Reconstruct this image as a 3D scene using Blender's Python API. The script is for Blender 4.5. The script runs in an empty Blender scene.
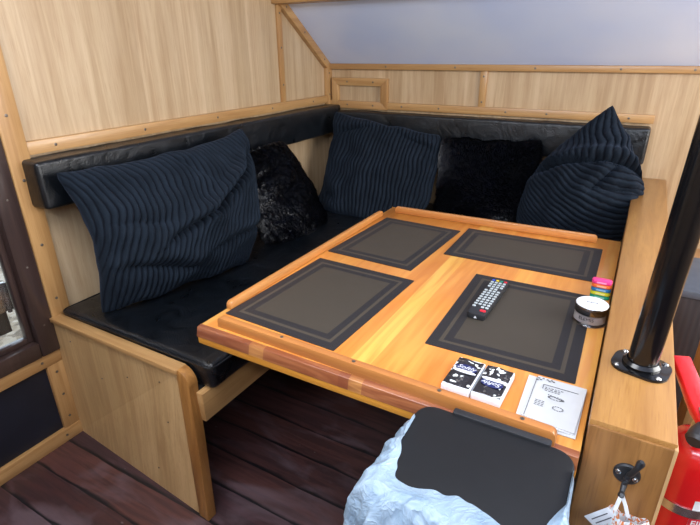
import bpy, bmesh, math, random
from mathutils import Vector, Matrix, noise
random.seed(7)
SC = bpy.context.scene
COL = SC.collection

# ---------------------------------------------------------------- camera
def unit(v): return Vector(v).normalized()
F = 496.0
cY = unit((659 - 350, 49 - 262.5, F)); cZ = -unit((362 - 350, 1404 - 262.5, F))
cY = (cY - cZ * cY.dot(cZ)).normalized(); cX = cY.cross(cZ)
# rows of the world-from-image rotation; image axes: right, down, forward
right = Vector((cX[0], cY[0], cZ[0])); down = Vector((cX[1], cY[1], cZ[1])); fwd = Vector((cX[2], cY[2], cZ[2]))
cam = bpy.data.cameras.new('camera'); co = bpy.data.objects.new('camera', cam); COL.objects.link(co)
m = Matrix((( right[0], -down[0], -fwd[0], 0), (right[1], -down[1], -fwd[1], 0), (right[2], -down[2], -fwd[2], 1.38), (0, 0, 0, 1)))
co.matrix_world = m
cam.sensor_width = 36; cam.lens = 36 * F / 700; cam.clip_start = .02
SC.camera = co

# ---------------------------------------------------------------- light
w = bpy.data.worlds.new('world'); SC.world = w; w.use_nodes = True
bg = w.node_tree.nodes['Background']; bg.inputs[0].default_value = (0.74, 0.87, 1.0, 1); bg.inputs[1].default_value = 1.6
def area(name, loc, target, sx, sy, power, col):
    l = bpy.data.lights.new(name, 'AREA'); l.shape = 'RECTANGLE'; l.size = sx; l.size_y = sy; l.energy = power; l.color = col
    o = bpy.data.objects.new(name, l); COL.objects.link(o); o.location = loc
    o.rotation_euler = (Vector(target) - Vector(loc)).to_track_quat('-Z', 'Y').to_euler()
area('window_light', (1.66, 1.35, 1.42), (-0.9, 1.3, 1.0), 1.7, 0.8, 36, (1.0, 0.97, 0.93))
area('ceiling_fill_light', (0.0, -0.35, 1.84), (0.0, 2.4, 1.55), 2.0, 0.16, 18, (0.80, 0.88, 1.0))  # unseen fill lamp added under the roof to brighten the sloping ceiling
area('roof_hatch_light', (-0.75, 0.42, 1.93), (-0.8, 0.7, 0), 1.3, 0.5, 16, (0.95, 0.97, 1.0))
SC.view_settings.view_transform = 'Standard'; SC.view_settings.look = 'None'
SC.view_settings.gamma = 1; SC.view_settings.use_curve_mapping = False
SC.view_settings.exposure = 0.60

# ---------------------------------------------------------------- materials
def srgb(c):
    return tuple([(x / 255 / 12.92 if x <= 10 else ((x / 255 + .055) / 1.055) ** 2.4) for x in c]) + (1,)
def new_mat(name, rough=.5, metal=0, spec=.5, coat=0):
    m = bpy.data.materials.new(name); m.use_nodes = True
    nt = m.node_tree; b = nt.nodes['Principled BSDF']
    b.inputs['Roughness'].default_value = rough; b.inputs['Metallic'].default_value = metal
    b.inputs['Specular IOR Level'].default_value = spec; b.inputs['Coat Weight'].default_value = coat
    b.inputs['Coat Roughness'].default_value = .12
    return m, nt, b
def N(nt, t, **kw):
    n = nt.nodes.new(t)
    for k, v in kw.items():
        if k in n.inputs: n.inputs[k].default_value = v
        else: setattr(n, k, v)
    return n
def mixcol(nt, fac, a, b, mode='MIX'):
    n = nt.nodes.new('ShaderNodeMix'); n.data_type = 'RGBA'; n.blend_type = mode
    for s, v in ((0, fac), (6, a), (7, b)):
        if isinstance(v, (int, float, tuple)): n.inputs[s].default_value = v
        else: nt.links.new(v, n.inputs[s])
    return n.outputs[2]
def ramp(nt, src, stops, interp='LINEAR'):
    n = nt.nodes.new('ShaderNodeValToRGB'); cr = n.color_ramp; cr.interpolation = interp
    while len(cr.elements) < len(stops): cr.elements.new(.5)
    for e, (p, c) in zip(cr.elements, stops): e.position = p; e.color = c if len(c) == 4 else tuple(c) + (1,)
    if src is not None: nt.links.new(src, n.inputs[0])
    return n.outputs[0]
def coords(nt, scale, loc=(0, 0, 0), kind='Object'):
    tc = N(nt, 'ShaderNodeTexCoord'); mp = N(nt, 'ShaderNodeMapping')
    mp.inputs['Scale'].default_value = scale; mp.inputs['Location'].default_value = loc
    nt.links.new(tc.outputs[kind], mp.inputs[0]); return mp.outputs[0]
def bump(nt, b, h, strength, dist):
    n = N(nt, 'ShaderNodeBump'); n.inputs['Strength'].default_value = strength; n.inputs['Distance'].default_value = dist
    nt.links.new(h, n.inputs['Height']); nt.links.new(n.outputs[0], b.inputs['Normal'])
def G(v): return (v, v, v, 1)

def plain(name, c, rough=.5, metal=0, spec=.5, coat=0, var=.12, vs=40):
    m, nt, b = new_mat(name, rough, metal, spec, coat)
    n = N(nt, 'ShaderNodeTexNoise', Scale=vs, Detail=4); nt.links.new(coords(nt, (1, 1, 1)), n.inputs['Vector'])
    c = srgb(c); lo = tuple(x * (1 - var) for x in c[:3]) + (1,); hi = tuple(min(1, x * (1 + var)) for x in c[:3]) + (1,)
    nt.links.new(ramp(nt, n.outputs[0], [(.3, lo), (.7, hi)]), b.inputs['Base Color'])
    return m

def wood(name, base, dark, axis='z', fine=1.0, rough=.38, coat=.15, contrast=.5, broad=.35, light=None, loc=(0, 0, 0), strip=None, sw=.12):
    m, nt, b = new_mat(name, rough, coat=coat)
    lo, hi = 1.1, 26.0
    def sc(l, h): return tuple((l if a == axis else h) for a in 'xyz')
    n1 = N(nt, 'ShaderNodeTexNoise', Scale=1.0, Detail=6, Roughness=.6, Distortion=.6)       # grain streaks
    nt.links.new(coords(nt, sc(1.8, 42 * fine), loc), n1.inputs['Vector'])
    n2 = N(nt, 'ShaderNodeTexNoise', Scale=1.0, Detail=3, Distortion=1.2)                    # broad figure
    nt.links.new(coords(nt, sc(.9, 9 * fine), loc), n2.inputs['Vector'])
    n3 = N(nt, 'ShaderNodeTexNoise', Scale=1.0, Detail=2)                                    # pores
    nt.links.new(coords(nt, sc(14, 420 * fine), loc), n3.inputs['Vector'])
    base = srgb(base); dark = srgb(dark)
    c = mixcol(nt, ramp(nt, n1.outputs[0], [(.36, G(contrast)), (.62, G(0))]), base, dark)
    c = mixcol(nt, ramp(nt, n2.outputs[0], [(.42, G(0)), (.66, G(broad))]), c, srgb(light) if light else dark)
    c = mixcol(nt, ramp(nt, n3.outputs[0], [(.56, G(0)), (.70, G(.35))]), c, dark)
    if strip:
        tc = N(nt, 'ShaderNodeTexCoord'); sp = N(nt, 'ShaderNodeSeparateXYZ'); nt.links.new(tc.outputs['Object'], sp.inputs[0])
        d = N(nt, 'ShaderNodeMath', operation='DIVIDE'); nt.links.new(sp.outputs['xyz'.index(strip)], d.inputs[0]); d.inputs[1].default_value = sw
        fl = N(nt, 'ShaderNodeMath', operation='FLOOR'); nt.links.new(d.outputs[0], fl.inputs[0])
        wn = N(nt, 'ShaderNodeTexWhiteNoise'); wn.noise_dimensions = '1D'; nt.links.new(fl.outputs[0], wn.inputs['W'])
        c = mixcol(nt, 1.0, c, ramp(nt, wn.outputs[0], [(0, (.86, .84, .80)), (1, (1, 1, 1))]), 'MULTIPLY')
    nt.links.new(c, b.inputs['Base Color'])
    bump(nt, b, n3.outputs[0], .12, .0006)
    return m

M = {}
M['veneer'] = wood('pale_oak_veneer', (198, 172, 138), (160, 126, 90), 'z', contrast=.6, light=(212, 188, 156), rough=.38, strip='y', sw=.105)
M['veneer_back'] = wood('pale_oak_veneer_back', (200, 172, 136), (162, 126, 88), 'z', contrast=.6, light=(214, 188, 154), rough=.38, strip='x', sw=.11)
M['veneer_end'] = wood('oak_end_veneer', (204, 168, 120), (160, 118, 72), 'z', contrast=.5, broad=.2, light=(214, 178, 126), rough=.4, loc=(3, 1, 0), strip='x', sw=.09)
M['oak_x'] = wood('oak_trim_x', (192, 150, 98), (146, 100, 54), 'x')
M['oak_y'] = wood('oak_trim_y', (192, 150, 98), (146, 100, 54), 'y')
M['oak_z'] = wood('oak_trim_z', (192, 150, 98), (146, 100, 54), 'z')
M['oak_box'] = wood('golden_oak_top', (182, 134, 74), (136, 88, 40), 'y', fine=.7, contrast=.6)
M['oak_front'] = wood('shaded_oak_front', (158, 112, 62), (104, 66, 32), 'z', fine=.6, contrast=.6)  # darker than the top board: the front's shade is put into the colour
M['oak_dark'] = wood('dark_oak_edge', (182, 128, 68), (122, 76, 34), 'z', contrast=.6)
M['fiddle_x'] = wood('orange_rail_x', (200, 134, 70), (154, 90, 42), 'x', fine=.6, coat=.5)
M['fiddle_y'] = wood('orange_rail_y', (208, 142, 74), (160, 96, 44), 'y', fine=.6, coat=.5)
M['yellow_edge'] = wood('yellow_pine_edge', (222, 156, 60), (176, 104, 30), 'x', fine=.6, coat=.4)
M['darkframe'] = wood('dark_brown_frame', (66, 50, 46), (36, 26, 26), 'z', rough=.3, contrast=.5, coat=.3)
M['leaf'] = wood('weathered_leaf', (70, 66, 62), (38, 36, 36), 'z', rough=.5)
M['screw'] = plain('screw_steel', (120, 112, 104), .4, .9)
M['steel'] = plain('bright_steel', (200, 200, 198), .22, 1)
M['black_gloss'] = plain('black_enamel', (8, 9, 12), .2, 0, .5, .2)
M['black_plastic'] = plain('black_plastic', (38, 39, 42), .42)
M['bin_black'] = plain('bin_lid_black', (24, 25, 28), .6, 0, .3, var=.06)
M['black_panel'] = plain('black_painted_panel', (22, 26, 38), .45, var=.2, vs=8)
M['white'] = plain('white_plastic', (222, 224, 228), .3)
M['paper'] = plain('white_paper', (196, 197, 198), .8, var=.03)
M['ink'] = plain('grey_ink', (84, 84, 88), .8)
M['brown_ink'] = plain('brown_ink', (128, 92, 84), .8)
M['red'] = plain('extinguisher_red', (206, 22, 26), .22, coat=.5, var=.05)
M['brass'] = plain('brass', (190, 180, 150), .3, 1)
M['dark_seat_void'] = plain('underside_black', (10, 10, 12), .8)
M['deck'] = plain('grey_speckled_deck', (74, 74, 80), .8, var=.6, vs=260)
M['tape'] = plain('cotton_tape', (226, 228, 232), .8, var=.05)

def m_table():
    m, nt, b = new_mat('varnished_pine_planks', .3, coat=.45)
    tc = N(nt, 'ShaderNodeTexCoord'); sp = N(nt, 'ShaderNodeSeparateXYZ'); nt.links.new(tc.outputs['Object'], sp.inputs[0])
    mr = N(nt, 'ShaderNodeMapRange'); mr.inputs[1].default_value = -.45; mr.inputs[2].default_value = .45
    nt.links.new(sp.outputs[0], mr.inputs[0])
    def pos(x): return (x + .4225 + .45) / .9
    O = srgb((218, 146, 66)); O2 = srgb((210, 134, 58)); Yl = srgb((230, 174, 82)); Y2 = srgb((208, 152, 74))
    pl = ramp(nt, mr.outputs[0], [(0, Y2), (pos(-.845), O), (pos(-.70), O2), (pos(-.56), O), (pos(-.50), O2), (pos(-.462), Yl),
                                  (pos(-.412), O), (pos(-.33), O2), (pos(-.245), srgb((224, 156, 66))), (pos(-.205), O), (pos(-.10), O2), (pos(-.022), Y2)], 'CONSTANT')
    n1 = N(nt, 'ShaderNodeTexNoise', Scale=1.0, Detail=6, Distortion=1.2); nt.links.new(coords(nt, (38, 2.2, 38)), n1.inputs['Vector'])
    n2 = N(nt, 'ShaderNodeTexNoise', Scale=1.0, Detail=2, Distortion=1.5); nt.links.new(coords(nt, (9, 1.3, 9)), n2.inputs['Vector'])
    c = mixcol(nt, ramp(nt, n1.outputs[0], [(.38, G(.5)), (.6, G(0))]), pl, srgb((194, 106, 36)))
    c = mixcol(nt, ramp(nt, n2.outputs[0], [(.48, G(0)), (.68, G(.4))]), c, srgb((238, 168, 80)))
    nt.links.new(c, b.inputs['Base Color']); return m
M['table'] = m_table()
def m_lipping():
    m, nt, b = new_mat('red_hardwood_lipping', .32, coat=.4)
    tc = N(nt, 'ShaderNodeTexCoord'); sp = N(nt, 'ShaderNodeSeparateXYZ'); nt.links.new(tc.outputs['Object'], sp.inputs[0])
    mr = N(nt, 'ShaderNodeMapRange'); mr.inputs[1].default_value = -.45; mr.inputs[2].default_value = .45; nt.links.new(sp.outputs[0], mr.inputs[0])
    def pos(x): return (x + .4225 + .45) / .9
    A = srgb((148, 90, 60)); B = srgb((164, 102, 64)); Lt = srgb((196, 136, 78))
    pl = ramp(nt, mr.outputs[0], [(0, A), (pos(-.70), Lt), (pos(-.655), B), (pos(-.455), A), (pos(-.43), Lt), (pos(-.40), B), (pos(-.2), A), (pos(-.1), B)], 'CONSTANT')
    n1 = N(nt, 'ShaderNodeTexNoise', Scale=1.0, Detail=6, Distortion=1.0); nt.links.new(coords(nt, (5, 60, 60)), n1.inputs['Vector'])
    c = mixcol(nt, ramp(nt, n1.outputs[0], [(.4, G(.6)), (.6, G(0))]), pl, srgb((110, 48, 28)))
    nt.links.new(c, b.inputs['Base Color']); return m
M['lipping'] = m_lipping()

def m_leather():
    m, nt, b = new_mat('black_leather', .36, spec=.6)
    v = N(nt, 'ShaderNodeTexVoronoi', Scale=260); nt.links.new(coords(nt, (1, 1, 1)), v.inputs['Vector'])
    n = N(nt, 'ShaderNodeTexNoise', Scale=9, Detail=6, Distortion=1.2); nt.links.new(coords(nt, (1, 1, 1)), n.inputs['Vector'])
    ad = N(nt, 'ShaderNodeMath', operation='MULTIPLY_ADD'); nt.links.new(n.outputs[0], ad.inputs[0]); ad.inputs[1].default_value = 9; nt.links.new(v.outputs[0], ad.inputs[2])
    nt.links.new(ramp(nt, n.outputs[0], [(.3, srgb((6, 9, 13))), (.7, srgb((14, 19, 25)))]), b.inputs['Base Color'])
    nt.links.new(ramp(nt, n.outputs[0], [(.3, G(.26)), (.7, G(.40))]), b.inputs['Roughness'])
    bump(nt, b, ad.outputs[0], .5, .0012); return m
M['leather'] = m_leather()
def m_cord():
    m, nt, b = new_mat('navy_corduroy', .9, spec=.12)
    n = N(nt, 'ShaderNodeTexNoise', Scale=12, Detail=6); nt.links.new(coords(nt, (1, 1, 1)), n.inputs['Vector'])
    n2 = N(nt, 'ShaderNodeTexNoise', Scale=500, Detail=3); nt.links.new(coords(nt, (1, 1, 1)), n2.inputs['Vector'])
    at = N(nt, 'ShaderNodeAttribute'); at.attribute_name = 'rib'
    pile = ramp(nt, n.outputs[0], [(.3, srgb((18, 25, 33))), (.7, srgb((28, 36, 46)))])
    c = mixcol(nt, ramp(nt, at.outputs['Fac'], [(.1, G(0)), (.55, G(1))]), srgb((10, 14, 22)), pile)      # backing between the ribs, darkened to paint in the valley shade
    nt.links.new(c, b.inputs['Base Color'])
    b.inputs['Sheen Weight'].default_value = .14; b.inputs['Sheen Roughness'].default_value = .4; b.inputs['Sheen Tint'].default_value = srgb((130, 150, 185))
    bump(nt, b, n2.outputs[0], .6, .0015); return m
M['cord'] = m_cord()
def m_fur():
    m, nt, b = new_mat('black_faux_fur', .33, spec=.5)
    n = N(nt, 'ShaderNodeTexNoise', Scale=14, Detail=6, Distortion=1.0); nt.links.new(coords(nt, (1, 1, 1)), n.inputs['Vector'])
    nt.links.new(ramp(nt, n.outputs[0], [(.45, srgb((3, 4, 10))), (.8, srgb((10, 13, 25)))]), b.inputs['Base Color']); return m
M['fur'] = m_fur()
M['fur_base'] = plain('fur_backing', (5, 6, 10), .9, 0, .1)
def m_floor():
    m, nt, b = new_mat('dark_red_floorboards', .34, spec=.5)
    tc = N(nt, 'ShaderNodeTexCoord'); sp = N(nt, 'ShaderNodeSeparateXYZ'); nt.links.new(tc.outputs['Object'], sp.inputs[0])
    wob = N(nt, 'ShaderNodeTexNoise', Scale=1, Detail=4); nt.links.new(coords(nt, (3, 9, 7)), wob.inputs['Vector'])
    a = N(nt, 'ShaderNodeMath', operation='MULTIPLY_ADD'); nt.links.new(wob.outputs[0], a.inputs[0]); a.inputs[1].default_value = .022; nt.links.new(sp.outputs[1], a.inputs[2])
    d = N(nt, 'ShaderNodeMath', operation='DIVIDE'); nt.links.new(a.outputs[0], d.inputs[0]); d.inputs[1].default_value = .125
    fr = N(nt, 'ShaderNodeMath', operation='FRACT'); nt.links.new(d.outputs[0], fr.inputs[0])
    fl = N(nt, 'ShaderNodeMath', operation='FLOOR'); nt.links.new(d.outputs[0], fl.inputs[0])
    wn = N(nt, 'ShaderNodeTexWhiteNoise'); wn.noise_dimensions = '1D'; nt.links.new(fl.outputs[0], wn.inputs['W'])
    pl = ramp(nt, wn.outputs[0], [(0, srgb((70, 43, 41))), (.5, srgb((90, 56, 51))), (1, srgb((64, 45, 49)))])
    g = N(nt, 'ShaderNodeTexNoise', Scale=1, Detail=7, Distortion=.8); nt.links.new(coords(nt, (4, 46, 4)), g.inputs['Vector'])
    c = mixcol(nt, ramp(nt, g.outputs[0], [(.4, G(.55)), (.6, G(0))]), pl, srgb((44, 30, 33)))
    g2 = N(nt, 'ShaderNodeTexNoise', Scale=1, Detail=5, Distortion=.5); nt.links.new(coords(nt, (3.2, 7, 3)), g2.inputs['Vector'])
    c = mixcol(nt, ramp(nt, g2.outputs[0], [(.50, G(0)), (.64, G(.5))]), c, srgb((116, 98, 104)))
    sn = N(nt, 'ShaderNodeTexNoise', Scale=1, Detail=5); nt.links.new(coords(nt, (5, 20, 5), (2, 0, 0)), sn.inputs['Vector'])
    sm = N(nt, 'ShaderNodeMath', operation='MULTIPLY_ADD'); nt.links.new(sn.outputs[0], sm.inputs[0]); sm.inputs[1].default_value = .30; nt.links.new(fr.outputs[0], sm.inputs[2])
    seam = ramp(nt, sm.outputs[0], [(0, G(1)), (.20, G(1)), (.27, G(0)), (1, G(0))])
    c = mixcol(nt, seam, c, srgb((24, 22, 25)))
    sp2 = N(nt, 'ShaderNodeTexVoronoi', Scale=9); nt.links.new(coords(nt, (1, 2, 1)), sp2.inputs['Vector'])
    c = mixcol(nt, ramp(nt, sp2.outputs[0], [(0, G(.7)), (.04, G(.6)), (.06, G(0))]), c, srgb((120, 116, 112)))
    nt.links.new(c, b.inputs['Base Color'])
    nt.links.new(ramp(nt, g.outputs[0], [(.3, G(.5)), (.7, G(.3))]), b.inputs['Roughness'])
    bump(nt, b, g.outputs[0], .35, .002); return m
M['floor'] = m_floor()
def m_mat(name, hx, hy):
    m, nt, b = new_mat(name, .6, spec=.35)
    tc = N(nt, 'ShaderNodeTexCoord'); sp = N(nt, 'ShaderNodeSeparateXYZ'); nt.links.new(tc.outputs['Object'], sp.inputs[0])
    ds = []
    for k, h in ((0, hx), (1, hy)):
        ab = N(nt, 'ShaderNodeMath', operation='ABSOLUTE'); nt.links.new(sp.outputs[k], ab.inputs[0])
        su = N(nt, 'ShaderNodeMath', operation='SUBTRACT'); su.inputs[0].default_value = h; nt.links.new(ab.outputs[0], su.inputs[1]); ds.append(su.outputs[0])
    mi = N(nt, 'ShaderNodeMath', operation='MINIMUM'); nt.links.new(ds[0], mi.inputs[0]); nt.links.new(ds[1], mi.inputs[1])
    mu = N(nt, 'ShaderNodeMath', operation='MULTIPLY'); nt.links.new(mi.outputs[0], mu.inputs[0]); mu.inputs[1].default_value = 10
    D = srgb((42, 40, 42)); L = srgb((76, 68, 58)); Cc = srgb((70, 63, 54))
    c = ramp(nt, mu.outputs[0], [(0, D), (.24, L), (.33, D), (.52, Cc)], 'CONSTANT')
    ch = N(nt, 'ShaderNodeTexChecker', Scale=420); nt.links.new(coords(nt, (1, 1, 1)), ch.inputs['Vector'])
    c = mixcol(nt, ramp(nt, ch.outputs[1], [(0, G(0)), (1, G(.28))]), c, srgb((30, 28, 28)))
    nt.links.new(c, b.inputs['Base Color']); bump(nt, b, ch.outputs[1], .5, .0006); return m
def m_bag():
    m, nt, b = new_mat('white_bin_liner', .32, spec=.5)
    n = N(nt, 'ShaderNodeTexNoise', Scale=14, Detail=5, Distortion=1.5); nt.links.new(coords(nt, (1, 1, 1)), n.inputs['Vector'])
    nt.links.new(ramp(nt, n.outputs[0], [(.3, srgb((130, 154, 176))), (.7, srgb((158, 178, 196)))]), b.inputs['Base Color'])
    b.inputs['Subsurface Weight'].default_value = .0; b.inputs['Transmission Weight'].default_value = .0
    b.inputs['Alpha'].default_value = .93
    v = N(nt, 'ShaderNodeTexVoronoi', Scale=38, feature='DISTANCE_TO_EDGE'); nz = mixcol(nt, .08, coords(nt, (1, 1, .45)), n.outputs[1]); nt.links.new(nz, v.inputs['Vector'])
    cr = ramp(nt, v.outputs[0], [(0, G(1)), (.10, G(.35)), (.3, G(0))])
    bump(nt, b, cr, .35, .006); return m
M['bag'] = m_bag()
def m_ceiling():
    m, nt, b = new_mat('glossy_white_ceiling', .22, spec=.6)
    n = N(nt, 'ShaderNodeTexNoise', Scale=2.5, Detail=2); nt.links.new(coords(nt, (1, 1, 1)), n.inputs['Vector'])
    nt.links.new(ramp(nt, n.outputs[0], [(.3, srgb((206, 220, 252))), (.7, srgb((224, 233, 253)))]), b.inputs['Base Color']); return m  # blue of the reflected sky is put into the white panel's colour
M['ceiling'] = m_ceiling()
def m_glass(name, tint, alpha=.25, rough=.05):
    m, nt, b = new_mat(name, rough); b.inputs['Base Color'].default_value = tint; b.inputs['Transmission Weight'].default_value = 1
    b.inputs['IOR'].default_value = 1.45; return m
M['glass'] = m_glass('clear_glass', (.95, .97, 1, 1))
M['jar_glass'] = m_glass('frosted_jar_glass', (.93, .92, .93, 1), rough=.15)
def m_stone():
    m, nt, b = new_mat('quay_stones', .9)
    v = N(nt, 'ShaderNodeTexVoronoi', Scale=45); nt.links.new(coords(nt, (1, 1, 1)), v.inputs['Vector'])
    nt.links.new(ramp(nt, v.outputs[1], [(0, srgb((70, 64, 58))), (.5, srgb((150, 136, 116))), (1, srgb((196, 186, 170)))]), b.inputs['Base Color']); return m
M['stone'] = m_stone()
def m_ribbed():
    m, nt, b = new_mat('brown_ribbed_rubber', .55)
    wv = N(nt, 'ShaderNodeTexWave', Scale=22); wv.bands_direction = 'X'; nt.links.new(coords(nt, (1, 1, 1)), wv.inputs['Vector'])
    nt.links.new(ramp(nt, wv.outputs[1], [(0, srgb((34, 27, 27))), (1, srgb((44, 36, 35)))]), b.inputs['Base Color'])
    bump(nt, b, wv.outputs[1], .2, .002); return m
M['ribbed'] = m_ribbed()
def m_floral(name, seed):
    m, nt, b = new_mat(name, .25, coat=.4)
    v = N(nt, 'ShaderNodeTexNoise', Scale=1, Detail=1.5, Distortion=.4); nt.links.new(coords(nt, (66, 60, 60), (seed, seed * 2.3, 0)), v.inputs['Vector'])
    n = N(nt, 'ShaderNodeTexNoise', Scale=1, Detail=4); nt.links.new(coords(nt, (120, 120, 120), (seed, 0, 0)), n.inputs['Vector'])
    c = mixcol(nt, ramp(nt, n.outputs[0], [(.58, G(0)), (.64, G(.5))]), srgb((30, 28, 32)), srgb((120, 116, 112)))
    c = mixcol(nt, ramp(nt, v.outputs[0], [(.605, G(0)), (.62, G(1))]), c, srgb((222, 228, 226)))
    nt.links.new(c, b.inputs['Base Color']); return m

# ---------------------------------------------------------------- mesh helpers
def box(bm, x0, x1, y0, y1, z0, z1, bev=0, seg=2):
    r = bmesh.ops.create_cube(bm, size=1)['verts']
    for v in r:
        v.co = Vector((x0 + (v.co.x + .5) * (x1 - x0), y0 + (v.co.y + .5) * (y1 - y0), z0 + (v.co.z + .5) * (z1 - z0)))
    if bev:
        es = list({e for v in r for e in v.link_edges})
        bmesh.ops.bevel(bm, geom=es, offset=bev, segments=seg, profile=.5, affect='EDGES')
    return bm
def BX(*a, **k): return box(bmesh.new(), *a, **k)
def prism(bm, pts, vec, bev=0, seg=2):
    """polygon pts (3D list) extruded by vec"""
    a = [bm.verts.new(p) for p in pts]; b = [bm.verts.new(Vector(p) + Vector(vec)) for p in pts]
    n = len(a); bm.faces.new(a); bm.faces.new(b[::-1])
    for i in range(n): bm.faces.new((a[i], b[i], b[(i + 1) % n], a[(i + 1) % n]))
    bmesh.ops.recalc_face_normals(bm, faces=bm.faces)
    if bev:
        vs = set(a + b); es = [e for e in bm.edges if e.verts[0] in vs and e.verts[1] in vs]
        bmesh.ops.bevel(bm, geom=es, offset=bev, segments=seg, profile=.5, affect='EDGES')
    return bm
def lathe(bm, prof, seg=32, mat=Matrix()):
    rings = []
    for r, z in prof:
        if r < 1e-6: rings.append([bm.verts.new(mat @ Vector((0, 0, z)))])
        else: rings.append([bm.verts.new(mat @ Vector((r * math.cos(2 * math.pi * i / seg), r * math.sin(2 * math.pi * i / seg), z))) for i in range(seg)])
    for A, B in zip(rings, rings[1:]):
        for i in range(seg):
            j = (i + 1) % seg
            if len(A) == 1 and len(B) == 1: continue
            if len(A) == 1: bm.faces.new((A[0], B[i], B[j]))
            elif len(B) == 1: bm.faces.new((A[i], A[j], B[0]))
            else: bm.faces.new((A[i], A[j], B[j], B[i]))
    return bm
def tube(bm, pts, r, seg=10, closed=False):
    pts = [Vector(p) for p in pts]; n = len(pts); rings = []; up = Vector((0.13, .21, .97)).normalized()
    for i, p in enumerate(pts):
        if closed: t = (pts[(i + 1) % n] - pts[i - 1]).normalized()
        else: t = (pts[min(i + 1, n - 1)] - pts[max(i - 1, 0)]).normalized()
        a = t.cross(up)
        if a.length < .1: a = t.cross(Vector((1, 0, 0)))
        a.normalize(); b = t.cross(a); rr = r[i] if isinstance(r, (list, tuple)) else r
        rings.append([bm.verts.new(p + a * rr * math.cos(2 * math.pi * k / seg) + b * rr * math.sin(2 * math.pi * k / seg)) for k in range(seg)])
    for i in range(n if closed else n - 1):
        A = rings[i]; B = rings[(i + 1) % n]
        for k in range(seg): bm.faces.new((A[k], A[(k + 1) % seg], B[(k + 1) % seg], B[k]))
    if not closed: bm.faces.new(rings[0][::-1]); bm.faces.new(rings[-1])
    return bm
def rrect(cx, cy, hx, hy, r, n=6):
    out = []
    for sx, sy, a0 in ((1, 1, 0), (-1, 1, 90), (-1, -1, 180), (1, -1, 270)):
        for k in range(n + 1):
            a = math.radians(a0 + 90 * k / n); out.append((cx + sx * (hx - r) + r * math.cos(a), cy + sy * (hy - r) + r * math.sin(a)))
    return out
def root_of(o):
    while o.parent: o = o.parent
    return o
def obj(name, bm, mat, parent=None, origin=None, rot=0, smooth=35, local=False):
    """bm is in world coordinates unless local; links ONE mesh object"""
    me = bpy.data.meshes.new(name); o = bpy.data.objects.new(name, me); COL.objects.link(o)
    if parent:
        o.parent = parent
        if not local: bm.transform(root_of(parent).matrix_basis.inverted())
    elif origin is not None:
        o.location = origin; o.rotation_euler = (0, 0, rot)
        if not local: bm.transform((Matrix.Translation(origin) @ Matrix.Rotation(rot, 4, 'Z')).inverted())
    bmesh.ops.recalc_face_normals(bm, faces=bm.faces)
    bm.to_mesh(me); bm.free()
    for p in me.polygons: p.use_smooth = True
    me.set_sharp_from_angle(angle=math.radians(smooth))
    mats = mat if isinstance(mat, (list, tuple)) else [mat]
    for k in mats: me.materials.append(k)
    return o
def tag(o, label=None, cat=None, group=None, kind=None):
    if label: o['label'] = label
    if cat: o['category'] = cat
    if group: o['group'] = group
    if kind: o['kind'] = kind
    return o
def thing(name, label, cat, loc, rotz=0, group=None):
    o = bpy.data.objects.new(name, None); COL.objects.link(o); o.location = loc; o.rotation_euler = (0, 0, rotz)
    o.empty_display_size = .05; bpy.context.view_layer.update()
    return tag(o, label, cat, group)
def struct(name, bm, mat, **k): return tag(obj(name, bm, mat, **k), kind='structure')
def screws(parent, pts, normal, r=.0050):
    q = Vector(normal).to_track_quat('Z', 'Y').to_matrix().to_4x4()
    for p in pts:
        bm = lathe(bmesh.new(), [(0, .0012), (r * .3, .0012), (r * .35, .0004), (r * .5, .0014), (r, .0008), (r * 1.05, -.001), (0, -.001)], 12, Matrix.Translation(p) @ q)
        obj('screw', bm, M['screw'], parent)
def text_mesh(txt, size, shear=0, extrude=.0002):
    c = bpy.data.curves.new('lettering', 'FONT'); c.body = txt; c.size = size; c.shear = shear; c.extrude = extrude; c.align_x = 'CENTER'; c.align_y = 'CENTER'
    o = bpy.data.objects.new('lettering', c); COL.objects.link(o); bpy.context.view_layer.update()
    me = bpy.data.meshes.new_from_object(o.evaluated_get(bpy.context.evaluated_depsgraph_get()))
    bm = bmesh.new(); bm.from_mesh(me); bpy.data.objects.remove(o); bpy.data.curves.remove(c); bpy.data.meshes.remove(me)
    return bm
def wall_panel(name, poly, vec, mat): return struct(name, prism(bmesh.new(), poly, vec), mat)

LX, BY, CZ = -1.70, 2.70, 1.95          # left wall plane, back wall plane, ceiling height
SLOPE = (1.59 - 1.285) / (2.285 - 2.70)  # sloping ceiling: z = 1.285 + SLOPE*(y-2.70)
def slz(y): return 1.285 + SLOPE * (y - 2.70)

# ---------------------------------------------------------------- setting
struct('floor', BX(-1.75, 1.7, -1.6, 2.75, -.04, 0), M['floor'])
ytop = 2.70 - (CZ - 1.285) / -SLOPE
wall_panel('wall_left', [(LX, .80, 0), (LX, BY, 0), (LX, BY, 1.285), (LX, ytop, CZ), (LX, .80, CZ)], (-.04, 0, 0), M['veneer'])
wall_panel('wall_left', [(LX, -1.6, 1.62), (LX, .80, 1.62), (LX, .80, CZ), (LX, -1.6, CZ)], (-.04, 0, 0), M['veneer'])
wall_panel('wall_left', [(LX, -1.6, 0), (LX, .0, 0), (LX, .0, 1.62), (LX, -1.6, 1.62)], (-.04, 0, 0), M['veneer'])
wall_panel('wall_back', [(-1.74, BY, 0), (1.7, BY, 0), (1.7, BY, 1.285), (-1.74, BY, 1.285)], (0, .04, 0), M['veneer_back'])
wall_panel('ceiling', [(-1.74, BY + .04, slz(BY + .04)), (-1.74, ytop, CZ), (-1.74, -1.6, CZ), (-1.74, -1.6, CZ + .04), (-1.74, ytop, CZ + .04), (-1.74, BY + .04, slz(BY) + .03)], (3.44, 0, 0), M['ceiling'])
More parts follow.
